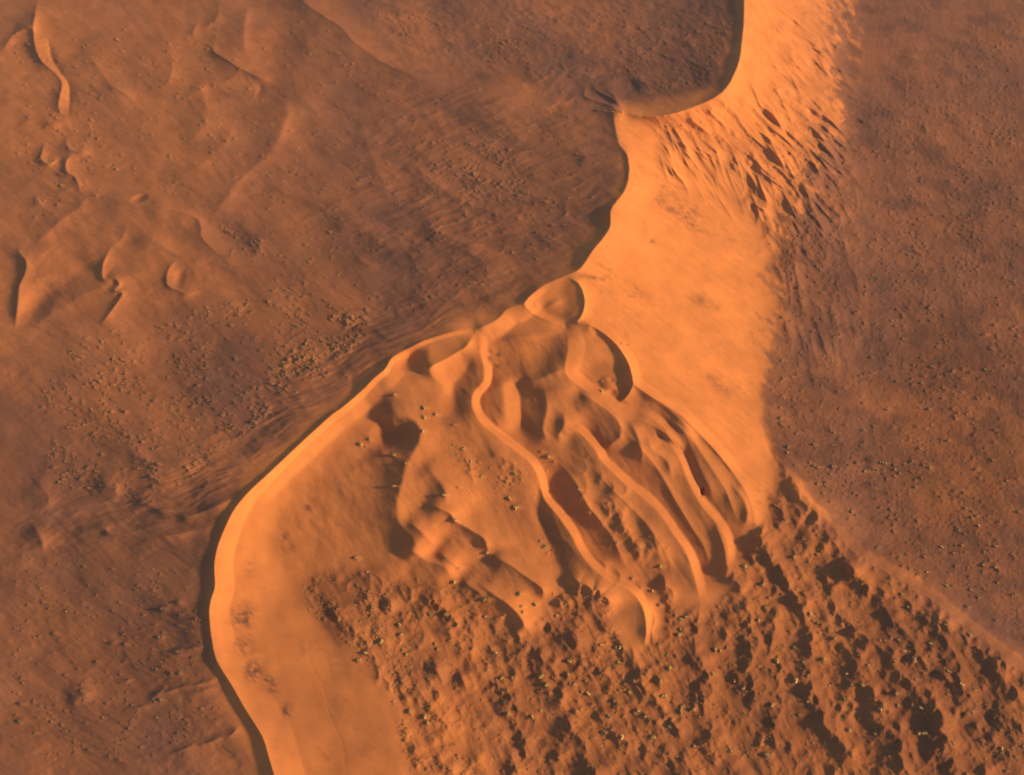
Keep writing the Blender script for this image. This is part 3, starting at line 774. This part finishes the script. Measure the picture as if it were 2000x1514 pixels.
for p in [(475, 1205, 26, 26, .7, 0), (480, 1260, 26, 20, .6, 0), (495, 1312, 22, 22, .9, 0), (525, 1335, 26, 18, .7, 40), (557, 1392, 14, 20, .6, 0), (600, 992, 10, 12, .7, 0), (488, 1115, 10, 22, .35, 0),
          (555, 1050, 8, 8, .6, 0), (570, 1068, 10, 10, .5, 0), (1292, 392, 18, 16, .45, 0), (1252, 327, 6, 14, .5, -20), (1340, 420, 40, 18, .5, 30), (1310, 408, 20, 10, .5, 30), (1260, 445, 8, 18, .3, 0),
          (1275, 472, 12, 6, .35, 20), (1350, 440, 40, 10, .4, 25), (1370, 590, 30, 14, .4, 30), (1400, 600, 14, 8, .3, 0), (1400, 750, 46, 12, .4, 40), (1410, 680, 26, 16, .25, 0), (1160, 543, 26, 5, .6, 10),
          (956, 692, 5, 16, .9, 0), (974, 694, 6, 7, .8, 0), (966, 716, 13, 7, .7, 0), (1225, 655, 5, 10, .5, -25), (1670, 645, 22, 14, .8, 10), (1700, 650, 14, 10, .6, 0), (1640, 640, 16, 9, .5, 0), (1655, 715, 10, 10, .5, 0),
          (1590, 750, 18, 8, .5, 0), (1590, 800, 8, 20, .5, -10), (1678, 870, 14, 18, .5, 0), (1695, 900, 14, 22, .75, 0), (1700, 945, 24, 20, .95, 20), (1720, 960, 20, 18, .7, 0), (1590, 790, 10, 18, .5, 0),
          (1700, 820, 14, 12, .4, 0), (1660, 950, 12, 14, .5, 0), (1640, 520, 30, 14, .3, 0), (1530, 505, 24, 12, .5, 30), (1750, 1005, 22, 10, .4, 30)]:
    patch(*p)
for k in range(150):
    px, py = rb.uniform(1520, 1760), rb.uniform(450, 1000)
    patch(px, py, rb.uniform(5, 14), rb.uniform(8, 22), rb.uniform(.15, .5), rb.uniform(-30, 0)) if k < 46 else None
dn = fbm(5, 60, 3, 35, 1.8)
dn2 = fbm(18, 61, 4)
dark = np.clip(dark * (.75 + 1.1 * dn + .5 * dn2), 0, 1)
# grass litter on the vegetated grounds
litter = np.clip((fbm(22, 62, 4, 25, 1.8, x=X + warp) + .05) * 1.7, 0, 1)
nb_ = fbm(9, 81, 4, 50, 2.2, x=X + warp * .3) * .55 + fbm(40, 82, 3, 55, 2) * .35
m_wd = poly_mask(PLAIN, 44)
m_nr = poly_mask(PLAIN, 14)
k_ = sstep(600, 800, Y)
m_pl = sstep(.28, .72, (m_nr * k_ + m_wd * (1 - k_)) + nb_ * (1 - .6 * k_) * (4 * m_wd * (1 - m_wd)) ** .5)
veg_and_shade = np.clip(m_pl * 1.0 + m_left * .95 + m_low * (.86 + .14 * sstep(1200, 1900, X)) + inner_m * .38 + lap * .46 + strip * .46 * sstep(1000, 1420, Y + (X - 450) * .4) + m_up * (.22 * sstep(230, 420, Y) + .34 * sstep(1480, 1640, X + n_str2 * 60)) , 0, 1)  # hummock, inner, lap and strip terms also paint dim flats and bottom fall-off
veg_and_shade = np.maximum(veg_and_shade, .85 * poly_mask([(1575, 985), (1620, 1000), (1700, 1070), (1840, 1160), (1980, 1265), (2100, 1360), (2100, 1420), (1960, 1330), (1840, 1240), (1700, 1150), (1600, 1060)], 8))
veg_and_shade = np.clip(veg_and_shade + up_basin * .38 - .36 * poly_mask([(27, -50), (540, -50), (420, 380), (380, 620), (100, 680), (-200, 700), (-200, -50)], 60), 0, 1)
dark = np.clip(dark + .30 * np.clip(fbm(5, 66, 3, 36, 2.5) * 2 - .2, 0, 1) * np.clip(fbm(70, 67, 3, 40, 1.6) * 2 - .1, 0, 1) * (smooth_face + strip), 0, 1)
veg_and_shade *= .82 + .30 * fbm(90, 63, 4, 30, 1.6)
veg_and_shade = np.clip(veg_and_shade, 0, 1)
red = np.clip(.5 + .5 * fbm(110, 64, 3), 0, 1)
mm = poly_mask([(1700, 640), (1990, 660), (1990, 1260), (1840, 1100), (1740, 900)], 50)
red = np.clip(red * (.6) + mm * .5 + m_low * .7 + inner_m * .6 + lap * .6 + strip * .5, 0, 1)
dark = np.clip(np.maximum(dark, litter * .42 * np.clip(m_plain + .9 * near_l + .6 * up_basin, 0, 1)), 0, 1)

SAND = bpy.data.materials.new('sand')
SAND.use_nodes = True
nt = SAND.node_tree
N, L = nt.nodes, nt.links
bs = N['Principled BSDF']
bs.inputs['Roughness'].default_value = 0.9
bs.inputs['Specular IOR Level'].default_value = 0.09


def rgb(c):
    n = N.new('ShaderNodeRGB'); n.outputs[0].default_value = (*c, 1); return n.outputs[0]


def mix(f, a, b, mode='MIX'):
    n = N.new('ShaderNodeMix'); n.data_type = 'RGBA'; n.blend_type = mode; n.clamp_factor = True
    for s_, v in ((n.inputs[0], f), (n.inputs[6], a), (n.inputs[7], b)):
        if isinstance(v, bpy.types.NodeSocket):
            L.new(v, s_)
        elif isinstance(v, tuple):
            s_.default_value = (*v, 1)
        else:
            s_.default_value = v
    return n.outputs[2]


def math_(op, a, b=None):
    n = N.new('ShaderNodeMath'); n.operation = op
    for s_, v in ((n.inputs[0], a), (n.inputs[1], b)):
        if v is None:
            continue
        if isinstance(v, bpy.types.NodeSocket):
            L.new(v, s_)
        else:
            s_.default_value = v
    return n.outputs[0]


att = N.new('ShaderNodeAttribute'); att.attribute_name = 'ground_kind_shade'
sep = N.new('ShaderNodeSeparateColor'); L.new(att.outputs['Color'], sep.inputs[0])
geo = N.new('ShaderNodeNewGeometry')


def noise(scale_, det, rough=.55, stretch=None):
    n = N.new('ShaderNodeTexNoise'); n.inputs['Scale'].default_value = scale_; n.inputs['Detail'].default_value = det; n.inputs['Roughness'].default_value = rough
    if stretch:
        mp = N.new('ShaderNodeMapping'); mp.inputs['Rotation'].default_value = (0, 0, stretch[0]); mp.inputs['Scale'].default_value = stretch[1]
        L.new(geo.outputs['Position'], mp.inputs['Vector']); L.new(mp.outputs[0], n.inputs['Vector'])
    else:
        L.new(geo.outputs['Position'], n.inputs['Vector'])
    return n.outputs['Fac']


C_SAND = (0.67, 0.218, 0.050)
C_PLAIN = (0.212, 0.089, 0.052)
C_RED = (0.235, 0.078, 0.024)
C_DARK = (0.085, 0.040, 0.026)
g1 = noise(.9, 3, .6)
g2 = noise(.03, 5, .6)
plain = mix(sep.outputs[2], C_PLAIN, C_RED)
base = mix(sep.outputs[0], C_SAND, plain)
spk = N.new('ShaderNodeMapRange'); spk.inputs[1].default_value = .52; spk.inputs[2].default_value = .72
L.new(g1, spk.inputs[0])
base = mix(math_('MULTIPLY', spk.outputs[0], math_('MULTIPLY', sep.outputs[0], .55)), base, C_DARK)
base = mix(sep.outputs[1], base, C_DARK)
tone = N.new('ShaderNodeMapRange'); tone.inputs[1].default_value = .3; tone.inputs[2].default_value = .7; tone.inputs[3].default_value = .84; tone.inputs[4].default_value = 1.12
L.new(g2, tone.inputs[0])
cmb = N.new('ShaderNodeCombineColor')
for i_ in range(3):
    L.new(tone.outputs[0], cmb.inputs[i_])
base = mix(1.0, base, cmb.outputs[0], 'MULTIPLY')
L.new(base, bs.inputs['Base Color'])
bmp = N.new('ShaderNodeBump'); bmp.inputs['Strength'].default_value = .4; bmp.inputs['Distance'].default_value = .5
L.new(math_('ADD', noise(.35, 6, .65), math_('MULTIPLY', noise(.12, 3, .5, (R(-25), (1, 5, 1))), .6)), bmp.inputs['Height'])
L.new(bmp.outputs[0], bs.inputs['Normal'])

# ------------------------------------------------------------------ ground meshes (cut along the main crests, sharing their border points)
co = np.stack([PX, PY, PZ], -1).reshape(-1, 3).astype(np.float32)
gk = np.stack([veg_and_shade, dark, red, np.ones_like(veg_and_shade)], -1).reshape(-1, 4).astype(np.float32)
# normals of the whole surface
du = np.stack([np.gradient(PX, axis=1), np.gradient(PY, axis=1), np.gradient(PZ, axis=1)], -1)
dv = np.stack([np.gradient(PX, axis=0), np.gradient(PY, axis=0), np.gradient(PZ, axis=0)], -1)
nrm = np.cross(dv, du)
nrm /= np.linalg.norm(nrm, axis=-1, keepdims=True)
nrm = nrm.reshape(-1, 3).astype(np.float32)
ii, jj = np.meshgrid(np.arange(NX - 1), np.arange(NY - 1))
v00 = (jj * NX + ii).ravel()
quads = np.stack([v00, v00 + NX, v00 + NX + 1, v00 + 1], -1)
qx = (X[:-1, :-1] + 1).ravel(); qy = (Y[:-1, :-1] + 1).ravel()


def inside(poly):
    m = np.zeros(qx.shape, bool)
    for i in range(len(poly)):
        x1, y1 = poly[i][:2]; x2, y2 = poly[i - 1][:2]
        if y1 == y2:
            continue
        m ^= ((y1 > qy) != (y2 > qy)) & (qx < (x2 - x1) * (qy - y1) / (y2 - y1) + x1)
    return m


left_b = [tuple(p[:2]) for p in spline([q[:2] for q in CREST])] + [tuple(p[:2]) for p in spline([q[:2] for q in CREST2])] + [tuple(p[:2]) for p in spline([q[:2] for q in CREST3])]
is_left = inside(left_b + [(-400, 1900), (-400, -300)])
is_plain = inside([(1650, -400), (1650, 100), (1655, 230), (1620, 330), (1560, 420), (1500, 500), (1512, 585), (1508, 655), (1500, 704), (1490, 746), (1488, 795), (1495, 840), (1512, 878), (1550, 925), (1610, 1000), (1690, 1072), (1830, 1162), (1972, 1268), (2500, 1640), (2500, -400)]) & ~is_left
groups = [('terrain', is_left), ('plain', is_plain), ('dune', ~is_left & ~is_plain)]


def ground_mesh(name, q, extra_co=None):
    used, inv = np.unique(q.ravel(), return_inverse=True)
    me = bpy.data.meshes.new(name)
    me.vertices.add(len(used)); me.vertices.foreach_set('co', co[used].ravel())
    me.loops.add(q.size); me.loops.foreach_set('vertex_index', inv.astype(np.int32))
    me.polygons.add(len(q))
    me.polygons.foreach_set('loop_start', np.arange(0, q.size, 4, dtype=np.int32))
    me.polygons.foreach_set('use_smooth', np.ones(len(q), bool))
    me.update(calc_edges=True)
    at = me.attributes.new('ground_kind_shade', 'FLOAT_COLOR', 'POINT')
    at.data.foreach_set('color', gk[used].ravel())
    me.normals_split_custom_set_from_vertices(nrm[used])
    me.materials.append(SAND)
    o = bpy.data.objects.new(name, me)
    COL.objects.link(o)
    o['kind'] = 'structure'
    return o


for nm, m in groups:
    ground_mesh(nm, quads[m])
# the sheet that carries the sand on to the horizon
bi = np.concatenate([np.arange(NX), np.arange(1, NY) * NX + NX - 1, (NY - 1) * NX + np.arange(NX - 2, -1, -1), np.arange(NY - 2, 0, -1) * NX])
bi = bi[::8]
rings = [co[bi]]
cen = np.array([0, 900, 0], np.float32)
for k, (far, z) in enumerate(((500, 40), (1600, 36), (5000, 30), (15000, 25), (45000, 20))):
    d = co[bi] - cen; d[:, 2] = 0
    d /= np.linalg.norm(d, axis=1, keepdims=True)
    p = co[bi] + d * far
    w = min(1, .12 + .3 * k)
    p[:, 2] = co[bi][:, 2] * (1 - w) + z * w
    rings.append(p)
vs = np.vstack(rings); n = len(bi)
fs = [(k * n + i, (k + 1) * n + i, (k + 1) * n + (i + 1) % n, k * n + (i + 1) % n) for k in range(len(rings) - 1) for i in range(n)]
me = bpy.data.meshes.new('ground'); me.from_pydata(vs.tolist(), [], fs); me.update()
at = me.attributes.new('ground_kind_shade', 'FLOAT_COLOR', 'POINT')
gb = gk[bi].copy()
far_k = np.array([.7, .08, .4, 1], np.float32)
at.data.foreach_set('color', np.concatenate([gb * (1 - w_) + far_k * w_ for w_ in (0, .1, .4, .8, 1, 1)]).astype(np.float32).ravel())
me.materials.append(SAND)
og = bpy.data.objects.new('ground', me); COL.objects.link(og); og['kind'] = 'structure'
for p_ in me.polygons:
    p_.use_smooth = True

# ------------------------------------------------------------------ bushes
LEAF = bpy.data.materials.new('dry_grass')
LEAF.use_nodes = True
ln = LEAF.node_tree
lb = ln.nodes['Principled BSDF']
la = ln.nodes.new('ShaderNodeAttribute'); la.attribute_name = 'blade'
ln.links.new(la.outputs['Color'], lb.inputs['Base Color'])
lb.inputs['Roughness'].default_value = .8
ltr = ln.nodes.new('ShaderNodeBsdfTranslucent'); lmx = ln.nodes.new('ShaderNodeMixShader'); lmx.inputs[0].default_value = .2
ln.links.new(la.outputs['Color'], ltr.inputs['Color']); ln.links.new(lb.outputs[0], lmx.inputs[1]); ln.links.new(ltr.outputs[0], lmx.inputs[2])
ln.links.new(lmx.outputs[0], ln.nodes['Material Output'].inputs['Surface'])

PAL = [(.66, .40, .09), (.60, .38, .08), (.50, .34, .08), (.74, .47, .13), (.33, .26, .07), (.42, .32, .08)]
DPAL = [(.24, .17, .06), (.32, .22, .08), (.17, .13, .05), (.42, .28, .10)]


ICO_V = []
_p = (1 + 5 ** .5) / 2
for a_, b_ in ((1, _p), (-1, _p), (1, -_p), (-1, -_p)):
    for t_ in ((0, a_, b_), (a_, b_, 0), (b_, 0, a_)):
        ICO_V.append(Vector(t_).normalized())
ICO_F = []
for i_ in range(12):
    for j_ in range(i_ + 1, 12):
        for k_i in range(j_ + 1, 12):
            A_, B_, C_ = ICO_V[i_], ICO_V[j_], ICO_V[k_i]
            if (A_ - B_).length < 1.1 and (B_ - C_).length < 1.1 and (A_ - C_).length < 1.1:
                ICO_F.append((i_, j_, k_i) if (B_ - A_).cross(C_ - A_).dot(A_) > 0 else (i_, k_i, j_))


def tuft(rg, nb, lumps, r=1.0, h=.5, pal=None):
    """one bush: jagged leaf clumps with dry blades sticking out of them, base at z=0"""
    v, f, c = [], [], []
    tone_ = rg.choice(PAL if pal is None else pal)
    cen_ = []
    for k in range(lumps):
        a = rg.uniform(0, 6.28); d = rg.uniform(.1, .62) * (k > 0)
        cx, cy, q = math.cos(a) * d, math.sin(a) * d * .85, rg.uniform(.24, .46)
        cen_.append((cx, cy, q))
        i = len(v)
        kk = rg.uniform(.65, 1.25)
        for p in ICO_V:
            w = q * rg.uniform(.6, 1.45)
            v.append((cx + p.x * w, cy + p.y * w, max(-.08, q * .5 + p.z * w * h * 1.5)))
            m = kk * rg.uniform(.75, 1.25)
            c.append(tuple(t * m for t in tone_) + (1,))
        f += [(i + a1, i + b1, i + c1) for a1, b1, c1 in ICO_F]
    for _ in range(nb):
        ox, oy, q = rg.choice(cen_)
        a = rg.uniform(0, 6.28); lean = rg.uniform(.3, 1.0)
        ca, sa = math.cos(a), math.sin(a)
        L_ = rg.uniform(.5, .95)
        w = rg.uniform(.04, .09)
        px, py = -sa * w, ca * w
        i = len(v)
        v += [(ox - px, oy - py, 0), (ox + px, oy + py, 0), (ox + ca * L_ * lean, oy + sa * L_ * lean, max(.1, L_ * h * (1.6 - lean)))]
        f += [(i, i + 1, i + 2)]
        m = rg.uniform(.9, 1.4)
        c += [tuple(min(1, t * m) for t in tone_) + (1,)] * 3
    return v, f, c


def bush_mesh(name, v, f, c):
    m = bpy.data.meshes.new(name)
    m.from_pydata(v, [], f)
    a = m.attributes.new('blade', 'FLOAT_COLOR', 'POINT')
    a.data.foreach_set('color', np.array(c, np.float32).ravel())
    m.materials.append(LEAF)
    return m


rt = random.Random(99)
protos = [bush_mesh('desert_bush', *tuft(rt, 46, rt.randint(5, 9))) for _ in range(10)]
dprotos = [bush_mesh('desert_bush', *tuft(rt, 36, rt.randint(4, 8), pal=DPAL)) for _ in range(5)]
inview = [b for b in bushes if 30 < b[0] < 1970 and 30 < b[1] < 1484]
inview.sort(key=lambda b: -b[2] * px_per_m(b[1]))
big = inview[:300]
bigset = {id(b) for b in big}
rest = [b for b in bushes if id(b) not in bigset]


def where(px, py):
    if px < 430 and py > 1080:
        return 'left of the lower crest'
    if py < 640 and px < 620:
        return 'among the small dunes'
    if px < 1200 and not in_poly(px, py, left_b + [(2500, 1900), (2500, -300)]):
        return 'left of the great crest'
    if in_poly(px, py, PLAIN):
        return 'on the right plain'
    if px > 1380 and py < 620:
        return 'on the fluted flank'
    if px < 900 and py < 1100:
        return 'by the dark bowl'
    if py < 960:
        return 'between the inner ridges'
    if px < 1000:
        return 'in the lower scrub'
    if px < 1300:
        return 'in the middle hummocks'
    if px < 1600:
        return 'in the lower hummocks'
    return 'in the dark hollows'


def grid_word(px, py):
    return ('%s of the %s' % (['top', 'upper part', 'middle', 'lower part', 'bottom'][min(4, int(py / 303))], ['far left', 'left', 'centre', 'right', 'far right'][min(4, int(px / 400))]))


for i, b in enumerate(big):
    px, py, s, k = b
    x, y, z = ground(px, py)
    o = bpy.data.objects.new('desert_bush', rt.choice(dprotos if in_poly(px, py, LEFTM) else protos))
    COL.objects.link(o)
    o.location = (x, y, z - .05 * s)
    o.rotation_euler = (0, 0, rt.uniform(0, 6.28))
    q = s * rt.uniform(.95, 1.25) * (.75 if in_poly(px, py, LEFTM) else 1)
    o.scale = (q * rt.uniform(.85, 1.25), q, q * rt.uniform(.8, 1.2))
    o['category'] = 'bush'
    sz = 'large' if s > 2.4 else 'middling' if s > 1.9 else 'small'
    o['label'] = '%s %s bush %s, %d percent across and %d percent down' % (sz, 'dark' if in_poly(px, py, LEFTM) else 'straw coloured', where(px, py), round(px / 20), round(py / 15.14))
    o['group'] = 'bushes ' + where(px, py)
# all the smaller scrub
V, Fq, C = [], [], []
small = [tuft(rt, 4, 2, 1.0, .5) for _ in range(24)]
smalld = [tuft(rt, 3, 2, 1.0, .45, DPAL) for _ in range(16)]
fa = []
for b in rest:
    px, py, s, k = b
    x, y, z = ground(px, py)
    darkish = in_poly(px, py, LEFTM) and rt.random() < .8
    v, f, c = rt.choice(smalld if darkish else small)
    a = rt.uniform(0, 6.28); ca, sa = math.cos(a) * s, math.sin(a) * s
    i0 = len(V)
    V += [(x + p[0] * ca - p[1] * sa, y + p[0] * sa + p[1] * ca, z + p[2] * s) for p in v]
    Fq += [tuple(t + i0 for t in t_) for t_ in f]
    C += c
o = bpy.data.objects.new('scrub', bush_mesh('scrub', V, Fq, C))
COL.objects.link(o)
o['kind'] = 'stuff'

# ------------------------------------------------------------------ the air between the camera and the far dunes
HZ = bpy.data.materials.new('haze')
HZ.use_nodes = True
hn = HZ.node_tree
hn.nodes.remove(hn.nodes['Principled BSDF'])
pv = hn.nodes.new('ShaderNodeVolumePrincipled')
pv.inputs['Color'].default_value = (.80, .86, 1.0, 1)
pv.inputs['Density'].default_value = 0.000028
hn.links.new(pv.outputs[0], hn.nodes['Material Output'].inputs['Volume'])
zt, zb, ex = 1060.0, -40.0, 60000.0
me = bpy.data.meshes.new('haze')
me.from_pydata([(sx * ex, sy * ex, z_) for z_ in (zb, zt) for sx, sy in ((-1, -1), (1, -1), (1, 1), (-1, 1))], [],
               [(3, 2, 1, 0), (4, 5, 6, 7), (0, 1, 5, 4), (1, 2, 6, 5), (2, 3, 7, 6), (3, 0, 4, 7)])
me.materials.append(HZ)
oh = bpy.data.objects.new('haze', me); COL.objects.link(oh); oh['kind'] = 'stuff'
